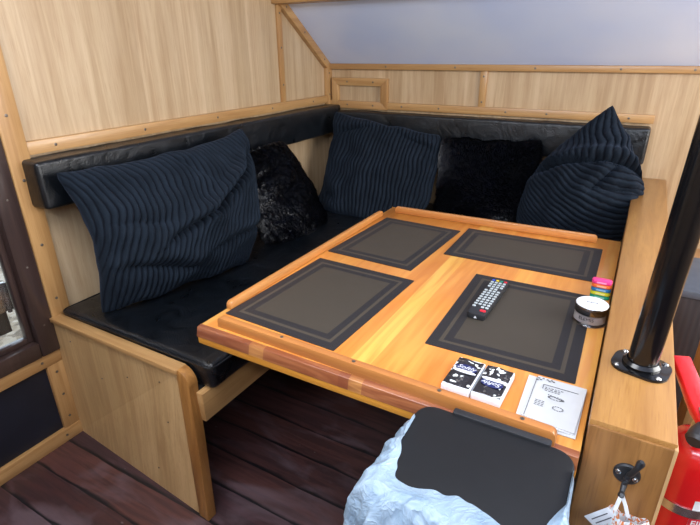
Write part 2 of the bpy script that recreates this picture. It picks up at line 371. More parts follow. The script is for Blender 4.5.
# trims on the left wall
t = struct('trim_1', BX(LX, LX + .022, .80, 2.68, 1.072, 1.114, .002), M['oak_y'])
screws(t, [(LX + .022, y, 1.093) for y in (.96, 1.32, 1.72, 2.12, 2.5)], (1, 0, 0))
t = struct('trim_2', BX(LX, LX + .026, .80, .868, .50, 1.92, .002), M['oak_z'])
screws(t, [(LX + .026, .83, z) for z in (.58, .78, 1.0, 1.2, 1.5)], (1, 0, 0))
t = struct('trim_3', BX(LX, LX + .014, 2.22, 2.255, 1.112, 1.60, .002), M['oak_z'])
screws(t, [(LX + .014, 2.237, z) for z in (1.2, 1.38, 1.54)], (1, 0, 0))
t = struct('trim_4', BX(LX, LX + .03, 2.655, 2.70, 1.04, 1.29, .002), M['oak_z'])
screws(t, [(LX + .03, 2.67, z) for z in (1.12, 1.24)], (1, 0, 0))
# sloping trim under the ceiling edge
dv = Vector((0, 2.70 - ytop, 1.285 - CZ)).normalized(); nn = Vector((0, dv.z, -dv.y))
if nn.z > 0: nn = -nn
p0 = Vector((LX, ytop, CZ)); p1 = Vector((LX, 2.70, 1.285))
t = struct('trim_5', prism(bmesh.new(), [p0, p1, p1 + nn * .042 + Vector((0, 0, 0)), p0 + nn * .042], (.028, 0, 0), .002), M['oak_y'])
screws(t, [p0.lerp(p1, f) + nn * .02 + Vector((.028, 0, 0)) for f in (.55, .72, .93)], (1, 0, 0))
# trims on the back wall
t = struct('trim_6', BX(LX + .03, 1.7, BY - .03, BY, 1.262, 1.292, .003), M['oak_x'])
screws(t, [(x, BY - .03, 1.277) for x in (-1.3, -.9, -.5, -.13, .15)], (0, -1, 0))
t = struct('trim_7', BX(LX + .03, .042, BY - .024, BY, 1.048, 1.086, .002), M['oak_x'])
screws(t, [(x, BY - .024, 1.067) for x in (-1.5, -1.2, -.98, -.62, -.42, -.06)], (0, -1, 0))
t = struct('trim_8', BX(-.768, -.732, BY - .016, BY, 1.086, 1.262, .002), M['oak_z'])
screws(t, [(-.75, BY - .016, z) for z in (1.235, 1.11)], (0, -1, 0))
# hatch frame on the back wall
h = thing('wall_hatch', 'small rectangular framed wooden hatch on the back wall near the corner', 'hatch', (-1.475, BY, 1.13))
obj('door_panel', BX(-1.62, -1.31, BY - .008, BY, 1.07, 1.19), M['veneer'], h)
def frame_piece(a, b, c, d, mt): return obj('frame', prism(bmesh.new(), [(x, BY - .03, z) for x, z in (a, b, c, d)], (0, .03, 0), .0015), mt, h)
X0, X1, Z0, Z1, k = -1.655, -1.29, 1.045, 1.215, .042
f1 = frame_piece((X0, Z1), (X1, Z1), (X1 - k, Z1 - k), (X0 + k, Z1 - k), M['oak_x'])
f2 = frame_piece((X0, Z0), (X0 + k, Z0 + k), (X0 + k, Z1 - k), (X0, Z1), M['oak_z'])
f3 = frame_piece((X1, Z0), (X1, Z1), (X1 - k, Z1 - k), (X1 - k, Z0 + k), M['oak_z'])
f4 = frame_piece((X0, Z0), (X1, Z0), (X1 - k, Z0 + k), (X0 + k, Z0 + k), M['oak_x'])
screws(f1, [(-1.55, BY - .03, 1.194), (-1.38, BY - .03, 1.194)], (0, -1, 0)); screws(f4, [(-1.55, BY - .03, 1.066), (-1.38, BY - .03, 1.066)], (0, -1, 0))
# ceiling beam
struct('trim_9', BX(LX, 1.7, 2.19, 2.27, 1.578, 1.65, .004), M['oak_x'])

# left: glazed door / window beside the bench and the panelling below it
wf = bmesh.new()
for a in ((-.02, .05, .385, 1.62), (.735, .801, .385, 1.62), (.05, .735, .385, .445), (.05, .735, 1.56, 1.62)):
    box(wf, LX - .04, LX + .022, a[0], a[1], a[2], a[3], .006)
wi = bmesh.new()
for a in ((.05, .07, .445, 1.56), (.715, .735, .445, 1.56), (.07, .715, .445, .465), (.07, .715, 1.54, 1.56)):
    box(wi, LX - .035, LX - .005, a[0], a[1], a[2], a[3], .003)
win = tag(obj('window_1', wf, M['darkframe']), kind='structure')
obj('window_bead', wi, M['darkframe'], win)
obj('glass', BX(LX - .028, LX - .022, .06, .725, .455, 1.55), M['glass'], win)
screws(win, [(LX + .022, .768, z) for z in (.5, .72, .95)], (1, 0, 0), .0035)
sh = thing('shutter', 'weathered dark wooden shutter leaf hinged outside the dark framed window', 'shutter', (LX - .07, .4, .49))
obj('leaf', BX(LX - .085, LX - .055, .10, .700, .49, 1.55, .003), M['leaf'], sh)
hg = bmesh.new(); box(hg, LX - .054, LX - .049, .665, .722, .57, .67, .001)
tube(hg, [(LX - .047, .708, .565), (LX - .047, .708, .675)], .007, 10)
hg = obj('hinge', hg, M['steel'], sh); screws(hg, [(LX - .049, y, z) for y in (.675, .692) for z in (.59, .62, .65)], (1, 0, 0), .003)
struct('ground', BX(-4.2, LX - .12, -2.5, 3.2, .0, .30), M['stone'])
# low panelling
t = struct('trim_10', BX(LX - .02, LX + .012, -.02, .80, .335, .385, .002), M['oak_y'])
screws(t, [(LX + .012, y, .36) for y in (.35, .55, .73)], (1, 0, 0))
t = struct('trim_11', BX(LX - .02, LX + .011, .742, .80, .055, .335, .002), M['oak_z'])
screws(t, [(LX + .011, .77, z) for z in (.10, .2, .30)], (1, 0, 0))
t = struct('baseboard_left', BX(LX - .02, LX + .014, -.02, .80, 0, .055, .002), M['oak_y'])
screws(t, [(LX + .014, y, .028) for y in (.45, .74)], (1, 0, 0))
struct('wall_left', BX(LX - .03, LX - .004, -.02, .745, .05, .34), M['black_panel'])
# the rest of the cabin around the camera: sills under the window openings
struct('wall_right', BX(1.70, 1.74, -1.6, 2.75, 0, .98), M['veneer'])
struct('wall_right', BX(1.70, 1.74, -1.6, .35, .98, 1.97), M['veneer'])
struct('wall_front', BX(-1.74, 1.74, -1.64, -1.60, 0, 1.66), M['veneer_back'])

# ---------------------------------------------------------------- corner bench
b = thing('corner_bench', 'built-in oak corner bench with a large flat end panel under the black seats', 'bench', (-1.3, 1.5, 0))
# end panel: trapezoid with rounded top front corner
def arc(cx, cz, r, a0, a1, n=6): return [(cx + r * math.cos(math.radians(a0 + (a1 - a0) * i / n)), cz + r * math.sin(math.radians(a0 + (a1 - a0) * i / n))) for i in range(n + 1)]
prof = [(LX + .002, 0), (-1.0, 0), (-1.052, .50), (LX + .002, .50)]
def lean(bm):
    for v in bm.verts:
        k = (v.co.x - LX) / .74; v.co.y += .022 - .05 * k * (1 - v.co.z / .516) - .004 * k
    return bm
obj('end_panel', lean(prism(bmesh.new(), [(x, .778, z) for x, z in prof], (0, .026, 0))), M['veneer_end'], b)
edge = [(-1.0, 0), (-.957, 0)] + [(-1.000, .455)] + arc(-1.050, .466, .050, 0, 90, 9)[1:] + [(-1.052, .50)]
e = obj('edge_post', lean(prism(bmesh.new(), [(x, .773, z) for x, z in edge], (0, .034, 0), .0015)), M['oak_dark'], b)
screws(e, [(-1.01, .776, .33), (-1.01, .778, .36)], (0, -1, 0), .004)
cap = [(LX + .002, .50), (-1.046, .50)] + [(-1.046, .516), (LX + .002, .516)]
obj('cap_rail', lean(prism(bmesh.new(), [(x, .768, z) for x, z in cap], (0, .042, 0), .002)), M['oak_x'], b)
screws(b, [(x, .800 - .05 * (x - LX) / .74 * (1 - z / .516) - .004 * (x - LX) / .74, z) for x, z in ((-1.6, .44), (-1.45, .34), (-1.3, .40), (-1.14, .44), (-1.12, .30), (-1.2, .08))], (0, -1, 0), .0024)
obj('front_rail', BX(-.998, -.973, .806, 2.02, .345, .445, .002), M['oak_y'], b)
obj('front_rail', BX(-.975, .012, 2.02, 2.045, .345, .445, .002), M['oak_x'], b)
obj('seat_board', BX(LX + .002, -1.0, .806, 2.69, .425, .445), M['dark_seat_void'], b)
obj('seat_board', BX(-1.0, .012, 2.045, 2.69, .425, .445), M['dark_seat_void'], b)
obj('plinth', BX(-1.35, -1.33, .81, 2.69, 0, .425), M['dark_seat_void'], b)

def puffy(x0, x1, y0, y1, z0, z1, r, amp=.004, nx=.035, seed=0, crown=0):
    """upholstered slab: subdivided rounded box with soft wrinkles"""
    bm = bmesh.new()
    c = Vector(((x0 + x1) / 2, (y0 + y1) / 2, (z0 + z1) / 2)); hv = Vector(((x1 - x0) / 2, (y1 - y0) / 2, (z1 - z0) / 2))
    def grid(ax, s):
        u, v = [(1, 2), (2, 0), (0, 1)][ax]
        def stops(h):
            n = max(2, int(2 * (h - r) / nx)); mid = [-(h - r) + 2 * (h - r) * i / n for i in range(n + 1)]
            e = [r * q for q in (1, .8, .5, .25)]
            return [-(h - r) - q for q in e] + mid + [(h - r) + q for q in e[::-1]]
        U = stops(hv[u]); V = stops(hv[v]); g = []
        for a in U:
            row = []
            for bb in V:
                p = Vector((0, 0, 0)); p[u] = a; p[v] = bb; p[ax] = s * hv[ax]
                q = Vector([max(-(hv[i] - r), min(hv[i] - r, p[i])) for i in range(3)])
                d = (p - q); d = d.normalized() if d.length > 1e-9 else d
                row.append(bm.verts.new(c + q + d * r))
            g.append(row)
        for i in range(len(U) - 1):
            for j in range(len(V) - 1):
                bm.faces.new((g[i][j], g[i + 1][j], g[i + 1][j + 1], g[i][j + 1]))
    for ax in range(3):
        for s in (-1, 1): grid(ax, s)
    bmesh.ops.remove_doubles(bm, verts=bm.verts, dist=.0004)
    bmesh.ops.recalc_face_normals(bm, faces=bm.faces); bm.normal_update()
    for v in bm.verts:
        q = v.co * 9 + Vector((seed, 0, 0)); d = noise.fractal(q, 1, 2, 3) * amp
        tx = 1 - abs((v.co.x - c.x) / hv.x) ** 2.5; ty = 1 - abs((v.co.y - c.y) / hv.y) ** 4
        d += crown * tx * ty * (1 if v.normal.z > .5 else 0)
        v.co += v.normal * d
    return bm
def seam(pts, r=.0035): return tube(bmesh.new(), pts, r, 8, closed=True)
s = thing('seat_cushion', 'long black leather seat cushion on the left bench behind the end panel', 'cushion', (-1.32, 1.75, .445), group=None)
obj('pad', puffy(LX + .03, -.948, .832, 2.68, .447, .537, .022, .004, seed=3, crown=.008), M['leather'], s)
obj('piping', seam([(x, y, .528) for x, y in rrect(-1.309, 1.756, .363, .926, .03)]), M['leather'], s)
s = thing('seat_cushion', 'black leather seat cushion on the back bench behind the table', 'cushion', (-.47, 2.35, .445))
obj('pad', puffy(-.944, .010, 2.0, 2.68, .447, .535, .022, .004, seed=8, crown=.008), M['leather'], s)
obj('piping', seam([(x, y, .526) for x, y in rrect(-.467, 2.34, .478, .341, .03)]), M['leather'], s)
s = thing('backrest_pad', 'long black leather backrest bolster screwed along the left wall', 'backrest', (-1.66, 1.75, .9))
obj('pad', puffy(LX + .001, -1.595, .835, 2.675, .908, 1.064, .014, .003, seed=5), M['leather'], s)
obj('piping', seam([(-1.602, y, z) for y, z in rrect(1.755, .986, .912, .070, .02)], .003), M['leather'], s)
s = thing('backrest_pad', 'black leather backrest bolster along the back wall above the cushions', 'backrest', (-.8, 2.65, .9))
obj('pad', puffy(-1.59, .038, 2.605, 2.698, .872, 1.036, .014, .003, seed=6), M['leather'], s)
obj('piping', seam([(x, 2.611, z) for x, z in rrect(-.776, .954, .806, .074, .02)], .003), M['leather'], s)

# ---------------------------------------------------------------- partition with square wooden top
p = thing('partition', 'thick oak boxed partition with flat top at the right end of the table', 'partition', (.078, 1.73, 0))
obj('side_board', BX(.0185, .139, .79, 2.69, 0, .776), M['oak_y'], p)
obj('top_board', BX(.017, .146, .776, 2.695, .776, .80, .004), M['oak_box'], p)
obj('front_board', BX(.019, .144, .772, .789, 0, .790, .003), M['oak_front'], p)
obj('edge_strip', BX(.1425, .1475, .771, .789, 0, .792, .001), M['veneer_end'], p)

# ---------------------------------------------------------------- table
TB = (-.4225, 1.26, .70)
t = thing('dining_table', 'varnished orange pine table with raised edge rails between bench and partition', 'table', TB)
obj('tabletop', BX(-.862, .0145, .745, 1.865, .712, .75, .003), M['table'], t)
fl = obj('front_lipping', prism(bmesh.new(), [(-.864, .747, .750), (-.864, .733, .747), (-.864, .727, .722), (-.864, .747, .722)], (.878, 0, 0), .0015), M['lipping'], t)
obj('edge_strip', BX(-.862, .0145, .729, .745, .703, .722, .002), M['yellow_edge'], t)
obj('underframe', BX(-.80, -.02, .80, 1.80, .69, .712), M['dark_seat_void'], t)
def fiddle(a, b, along, mt, wd=.018, ht=.026):
    n = 5; L = (Vector(b) - Vector(a)); L3 = L.normalized(); ln = L.length
    pr = [(0, 0)] + [(.012 * (1 - math.cos(math.radians(90 * i / n))), ht - .012 + .012 * math.sin(math.radians(90 * i / n))) for i in range(n + 1)]
    pr += [(ln - q[0], q[1]) for q in pr[::-1]]
    side = Vector((-L3.y, L3.x, 0)) * wd
    pts = [Vector(a) + L3 * u + Vector((0, 0, v)) - side / 2 for u, v in pr]
    o = obj('edge_rail', prism(bmesh.new(), pts, side, .0025), mt, t); return o
f = fiddle((-.815, .764, .744), (-.026, .747, .744), 0, M['fiddle_x'], .018, .033)
screws(f, [(x, .7465 + (-.026 - x) * .0215, .777) for x in (-.62, -.43, -.24, -.085)], (0, 0, 1), .004)
fiddle((-.852, .835, .75), (-.852, 1.735, .75), 0, M['fiddle_y'], .016, .022)
fiddle((-.82, 1.80, .75), (-.06, 1.815, .75), 0, M['fiddle_x'], .016, .026)

# placemats
for (cx, cy, hx, hy, rz, lab) in ((-.183, 1.148, .161, .215, 1.0, 'dark woven placemat under the television remote, right front of the table'),
                                  (-.668, 1.020, .168, .213, -2.2, 'dark woven placemat at the left front corner of the table, empty'),
                                  (-.674, 1.502, .155, .208, -2.8, 'dark woven placemat at the far left of the table near the corner'),
                                  (-.262, 1.606, .228, .142, .6, 'dark woven placemat lying crosswise at the far right of the table')):
    bm = prism(bmesh.new(), [(x, y, 0) for x, y in rrect(0, 0, hx, hy, .002, 2)], (0, 0, .0016))
    tag(obj('placemat', bm, m_mat('woven_placemat', hx, hy), origin=(cx, cy, .7502), rot=math.radians(rz), local=True), lab, 'placemat', 'woven placemats on the table')

# remote control
r = thing('remote_control', 'black television remote control with grey buttons on the right placemat', 'remote control', (-.268, 1.205, .7519), math.radians(-1.5))
bm = prism(bmesh.new(), [(x, y, 0) for x, y in rrect(0, 0, .0245, .115, .009)], (0, 0, .017), .003)
for v in bm.verts: v.co.x *= 1 - .06 * (v.co.y / .115 < 0)
obj('casing', bm, M['black_plastic'], r, local=True)
cols = {'g': plain('button_grey', (176, 184, 186), .5), 'r': plain('button_red', (214, 40, 56), .5), 'b': plain('button_blue', (50, 80, 190), .5), 'y': plain('button_yellow', (230, 200, 40), .5), 't': plain('button_teal', (30, 140, 120), .5)}
def btn(x, y, sx, sy, c): obj('button', prism(bmesh.new(), [(a, b2, .0165) for a, b2 in rrect(x, y, sx, sy, min(sx, sy) * .6, 2)], (0, 0, .0022)), cols[c], r, local=True)
for i, c in enumerate('byt' + 'r'): btn(-.0165 + .011 * i, .098, .0040, .0032, c)
for j in range(12):
    for i in range(4):
        if (j in (3,) and i in (0, 3)) or (j == 11 and i in (1,)): continue
        btn(-.0165 + .011 * i, .084 - .0145 * j, .0041, .0036, 'g')
btn(.012, -.094, .0075, .0045, 'r')
obj('lettering', prism(bmesh.new(), [(-.004, -.1152, .004), (.004, -.1152, .004), (.0, -.1152, .011)], (0, .0005, 0)), M['white'], r, local=True)

# tissue packets
def packet(cx, cy, rz, flip, lab, seed):
    o = thing('tissue_packet', lab, 'tissue packet', (cx, cy, .7502), math.radians(rz), 'paper tissue packets by the front rail')
    bm = BX(-.029, .029, -.0535, .0535, 0, .0195, .004, 3)
    for v in bm.verts: v.co.z += .002 * math.sin(v.co.x * 140 + seed) * (v.co.z > .01)
    obj('wrapper', bm, M['tape'], o, local=True)
    top = bmesh.new(); n = 10
    g = [[top.verts.new((-.0265 + .053 * i / n, -.048 + .096 * j / n, .0211 + .0012 * math.sin((-.0265 + .053 * i / n) * 140 + seed))) for j in range(n + 1)] for i in range(n + 1)]
    for i in range(n):
        for j in range(n): top.faces.new((g[i][j], g[i + 1][j], g[i + 1][j + 1], g[i][j + 1]))
    e = bmesh.ops.extrude_face_region(top, geom=list(top.faces))
    for v in [x for x in e['geom'] if isinstance(x, bmesh.types.BMVert)]: v.co.z -= .002
    obj('floral_print', top, m_floral('floral_print', seed), o, local=True)
    s = -1 if flip else 1
    lb = bmesh.new(); pts = [(.022 * math.cos(a), .012 * math.sin(a) + s * .013, .0221) for a in [2 * math.pi * i / 24 for i in range(24)]]
    prism(lb, pts, (0, 0, .0009)); obj('blue_label', lb, plain('label_navy', (30, 38, 92), .3), o, local=True)
    sw = bmesh.new(); prism(sw, [(.024 * math.cos(a), .0048 * math.sin(a) + s * .0005, .0221) for a in [2 * math.pi * i / 24 for i in range(24)]], (0, 0, .0012))
    obj('swoosh', sw, M['tape'], o, local=True)
    tm = text_mesh('Softly', .0165, .3); tm.transform(Matrix.Translation((0, s * .014, .0233)) @ Matrix.Rotation(math.pi if flip else 0, 4, 'Z'))
    obj('lettering', tm, M['white'], o, local=True)
packet(-.219, .838, -2, False, 'left black and white flowered tissue packet, its lettering upright', 3.1)
packet(-.159, .839, -2, True, 'right black and white flowered tissue packet, its lettering upside down', 8.4)

# folded leaflets
l = thing('folded_leaflet', 'folded white paper leaflets with printed sketches beside the tissue packets', 'leaflet', (-.050, .848, .7502), math.radians(0))
def sheet(x0, x1, y0, y1, z, rz, wav=.0012):
    bm = bmesh.new(); nx, ny = 10, 12
    top = [[Vector((x0 + (x1 - x0) * i / nx, y0 + (y1 - y0) * j / ny, z + wav * math.sin(3 * i / nx + 2 * j / ny + rz * 9))) for j in range(ny + 1)] for i in range(nx + 1)]
    A = [[bm.verts.new(q) for q in row] for row in top]
    for i in range(nx):
        for j in range(ny): bm.faces.new((A[i][j], A[i + 1][j], A[i + 1][j + 1], A[i][j + 1]))
    e = bmesh.ops.extrude_face_region(bm, geom=list(bm.faces))
    for v in [x for x in e['geom'] if isinstance(x, bmesh.types.BMVert)]: v.co.z -= .0014
    bm.transform(Matrix.Rotation(math.radians(rz), 4, 'Z')); return bm
obj('sheet', sheet(-.046, .054, -.078, .072, .0028, -1), M['paper'], l, local=True)
obj('sheet', sheet(-.053, .046, -.074, .070, .0052, 1.5), M['paper'], l, local=True)
obj('sheet', sheet(-.040, .052, -.068, .071, .0078, -2.5), M['paper'], l, local=True)
pr = bmesh.new(); random.seed(4)
def mark(x, y, w_, h_): box(pr, x - w_ / 2, x + w_ / 2, y - h_ / 2, y + h_ / 2, .0088, .0094)
mark(.010, .045, .064, .0009); mark(-.022, .038, .0012, .014)
for i in range(3):
    x = -.018
    while x < .012: ww = random.uniform(.003, .007); mark(x + ww / 2, .037 - i * .005, ww, .0011); x += ww + .002
for i in range(14): a = i / 14 * 6.28; mark(.006 + .013 * math.cos(a), .009 + .005 * math.sin(a), .004, .001)
for i in range(8): mark(-.008 + .004 * i, .016 - .0012 * i, .003, .0012)
for i in range(4):
    for j in range(3): mark(-.026 + .006 * j, -.010 - .005 * i, .0045, .001)
for i in range(12): a = i / 12 * 6.28; mark(.014 + .009 * math.cos(a), -.020 + .006 * math.sin(a), .003, .001)
for x, y in ((-.034, .062), (-.030, .058), (-.036, .055), (-.026, .064), (-.018, .063), (-.014, .060), (-.010, .064), (-.006, .061)): mark(x, y, .004, .0025)
obj('print', pr, M['ink'], l, local=True)
mark2 = BX(-.0385, -.0375, -.065, .068, .0090, .0094); obj('crease_line', mark2, M['ink'], l, local=True)

# cosmetic jar
J = (-.023, 1.222, .7502)
j = thing('cosmetic_jar', 'round glass cosmetic jar with black band and white lid beside the partition', 'jar', J); j.scale = (1.1, 1.1, 1.0)
obj('glass_base', lathe(bmesh.new(), [(0, 0), (.030, 0), (.0345, .001), (.036, .003), (.0345, .006), (.033, .008), (.033, .030), (0, .030)], 48), M['jar_glass'], j, local=True)
obj('cream', lathe(bmesh.new(), [(0, .006), (.029, .006), (.0305, .008), (.0305, .027), (0, .027)], 40), plain('jar_cream', (200, 192, 190), .5), j, local=True)
obj('lid_band', lathe(bmesh.new(), [(.031, .030), (.0338, .030), (.0342, .031), (.0342, .048), (.0336, .049), (0, .049)], 48), plain('dark_chrome', (120, 120, 124), .12, 1), j, local=True)
obj('lid_top', lathe(bmesh.new(), [(0, .0488), (.0335, .0488), (.0335, .0498), (.032, .0512), (0, .0514)], 48), M['white'], j, local=True)
tm = text_mesh('ELEMIS', .011, 0, .0003)
for v in tm.verts:
    a = math.radians(-100) + v.co.x / .033; rr = .0334 + v.co.z; v.co = Vector((rr * math.cos(a), rr * math.sin(a), .020 + v.co.y))
obj('lettering', tm, M['black_plastic'], j, local=True)
tm = text_mesh('ELEMIS', .008, 0, .0002); tm.transform(Matrix.Translation((0, 0, .0515)))
obj('lettering', tm, M['ink'], j, local=True)
# stack of coloured discs
names = [('green', (20, 140, 110)), ('yellow', (206, 200, 40)), ('blue', (40, 110, 160)), ('orange', (236, 110, 50)), ('pink', (232, 60, 130))]
pos = ['at the bottom of the coloured stack behind the jar', 'second from the bottom of the stack behind the jar', 'in the middle of the coloured stack behind the jar', 'second from the top of the stack behind the jar', 'on top of the coloured stack behind the jar']
for i, ((cn, cc), ps) in enumerate(zip(names, pos)):
    mt = plain('pod_' + cn, cc, .35)
    o = thing('lozenge_tin', '%s rounded little tin %s' % (cn, ps), 'tin', (-.013 + random.uniform(-.001, .001), 1.372, .7502 + i * .0107), 0, 'stack of coloured tins')
    bm = prism(bmesh.new(), [(x, y, 0) for x, y in rrect(0, 0, .0245, .013, .009)], (0, 0, .0104), .003)
    obj('tin_body', bm, mt, o, local=True)
    pl = bmesh.new(); prism(pl, [(x, y, z) for x, y, z in [(a, -.0132, b2 + .0052) for a, b2 in rrect(0, 0, .012, .0022, .0018, 3)]], (0, .0004, 0))
    obj('label', pl, plain('pod_label', tuple(min(255, int(q * .5 + 120)) for q in cc), .4), o, local=True)

# ---------------------------------------------------------------- pole on partition
p = thing('support_pole', 'glossy black metal pole rising from the partition top on a flanged base', 'pole', (.087, .982, .80), math.radians(-12))
obj('tube', lathe(bmesh.new(), [(.0, .004), (.0265, .004), (.0265, 1.15), (0, 1.15)], 40, Matrix.Shear('XY', 4, (.032, 0))), M['black_gloss'], p, local=True)
fb = bmesh.new(); prism(fb, [(x, y, 0) for x, y in rrect(0, 0, .0505, .0435, .03, 5)], (0, 0, .006), .0015)
fo = obj('flange', fb, M['black_gloss'], p, local=True)
obj('collar', lathe(bmesh.new(), [(.0275, .006), (.034, .006), (.034, .012), (.0285, .018), (.0275, .018)], 40), M['black_gloss'], p, local=True)
for sx, sy in ((-1, -1), (1, -1), (-1, 1), (1, 1)):
    bm = lathe(bmesh.new(), [(0, .0075), (.002, .0075), (.0022, .0065), (.003, .009), (.0055, .0068), (.0058, .005), (0, .005)], 16, Matrix.Translation((sx * .036, sy * .030, 0)))
    obj('screw', bm, M['steel'], p, local=True)

# hook with pouch
hk = thing('coat_hook', 'small black round-backed hook screwed to the front of the partition', 'hook', (.089, .772, .716))
Mh = Matrix.Translation((.089, .772, .716)) @ Matrix.Rotation(math.pi / 2, 4, 'X')
obj('backplate', lathe(bmesh.new(), [(0, 0), (.0205, 0), (.0205, .003), (.018, .005), (0, .006)], 32, Mh), M['black_plastic'], hk)
obj('hook_arm', tube(bmesh.new(), [(.1005, .736, .778), (.100, .739, .772), (.098, .743, .758), (.095, .751, .740), (.092, .760, .724), (.090, .762, .714), (.088, .757, .703), (.087, .748, .695), (.0865, .740, .695), (.0865, .736, .699)], [.003, .0064, .0048, .0046, .005, .0058, .0048, .004, .0058, .003], 12), M['black_plastic'], hk)
for sx in (-1, 1):
    bm = lathe(bmesh.new(), [(0, .0085), (.002, .0085), (.0022, .007), (.0045, .0075), (.005, .004), (0, .004)], 14, Matrix.Translation((.089 + sx * .013, .772, .716 - sx * .003)) @ Matrix.Rotation(math.pi / 2, 4, 'X'))
    obj('screw', bm, M['steel'], hk)
pc = thing('cloth_pouch', 'white cloth pouch with orange print hanging by a tape loop from the hook', 'pouch', (.095, .735, .55))
bm = bmesh.new(); nx, nz = 22, 26
def pouch_pt(i, k, s):
    u = i / nx; v = k / nz; x = .070 + .062 * u + .006 * (v) * (u - .5); z = .667 - .15 * v + .006 * math.sin(u * 9) * (1 - v)
    th = .016 * (math.sin(math.pi * u) ** .5) * (.4 + .6 * math.sin(math.pi * min(1, v * .9 + .08)))
    return Vector((x + .004 * math.sin(v * 8), .728 - s * th + .004 * math.sin(u * 14 + v * 5), z))
for s in (-1, 1):
    g = [[bm.verts.new(pouch_pt(i, k, s)) for k in range(nz + 1)] for i in range(nx + 1)]
    for i in range(nx):
        for k in range(nz): bm.faces.new((g[i][k], g[i + 1][k], g[i + 1][k + 1], g[i][k + 1]))
bmesh.ops.remove_doubles(bm, verts=bm.verts, dist=.0006)
def m_pouch():
    m, nt, b = new_mat('orange_print_cotton', .85)
    n = N(nt, 'ShaderNodeTexNoise', Scale=1, Detail=1, Distortion=2); nt.links.new(coords(nt, (80, 40, 28)), n.inputs['Vector'])
    nt.links.new(ramp(nt, n.outputs[0], [(.50, srgb((226, 230, 232))), (.54, srgb((222, 132, 74))), (.60, srgb((214, 120, 60))), (.63, srgb((226, 230, 232)))]), b.inputs['Base Color']); return m
obj('bag_body', bm, m_pouch(), pc)
def ribbon(pts, w_, th=.0008):
    bm = bmesh.new(); pts = [Vector(q) for q in pts]; n = len(pts); L = []
    for i, q in enumerate(pts):
        L.append([bm.verts.new(q + Vector((sx * w_ / 2, sy * th, 0))) for sx, sy in ((-1, -1), (1, -1), (1, 1), (-1, 1))])
    for a, b2 in zip(L, L[1:]):
        for k in range(4): bm.faces.new((a[k], a[(k + 1) % 4], b2[(k + 1) % 4], b2[k]))
    bm.faces.new(L[0]); bm.faces.new(L[-1][::-1]); return bm
obj('tape_loop', ribbon([(.082, .733, .661), (.084, .735, .680), (.086, .738, .694), (.087, .740, .699)], .006), M['tape'], pc)
obj('tape_loop', ribbon([(.103, .733, .661), (.096, .735, .680), (.089, .738, .694), (.087, .738, .699)], .006), M['tape'], pc)
tg = bmesh.new(); box(tg, -.013, .013, -.0006, .0006, -.024, .024, .0004); tg.transform(Matrix.Translation((.066, .724, .648)) @ Matrix.Rotation(math.radians(38), 4, 'Y'))
tg = obj('care_tag', tg, M['white'], pc)
for dx in (-.004, .005):
    b2 = bmesh.new(); box(b2, dx - .0009, dx + .0009, -.0012, -.0007, -.016, .016); b2.transform(Matrix.Translation((.066, .724, .648)) @ Matrix.Rotation(math.radians(38), 4, 'Y'))
    obj('print_line', b2, M['ink'], tg)

# ---------------------------------------------------------------- bin with liner
bn = thing('waste_bin', 'tall black lidded waste bin standing in front of the table', 'bin', (-.125, .60, 0))
BC = (-.125, .606); HX, HY = .136, .115
bm = bmesh.new(); rings = []
for z, s in ((0, .80), (.02, .82), (.725, .97), (.742, .985)): rings.append([bm.verts.new((x, y, z)) for x, y in rrect(BC[0], BC[1], HX * s, HY * s, .035)])
for A, B in zip(rings, rings[1:]):
    for k in range(len(A)): bm.faces.new((A[k], A[(k + 1) % len(A)], B[(k + 1) % len(A)], B[k]))
bm.faces.new(rings[0]); bm.faces.new(rings[-1])
obj('bin_body', bm, M['bin_black'], bn)
lid = obj('lid', prism(bmesh.new(), [(x, y, .748) for x, y in rrect(BC[0], BC[1], HX, HY - .002, .034)], (0, 0, .018), .005, 3), M['bin_black'], bn)
obj('hinge_bar', prism(bmesh.new(), [(x, y, .757) for x, y in rrect(BC[0] + .01, .7195, .085, .008, .004, 3)], (0, 0, .014), .002), M['black_plastic'], bn)
# liner
bm = bmesh.new(); rim = rrect(BC[0], BC[1], HX, HY, .034, 10)
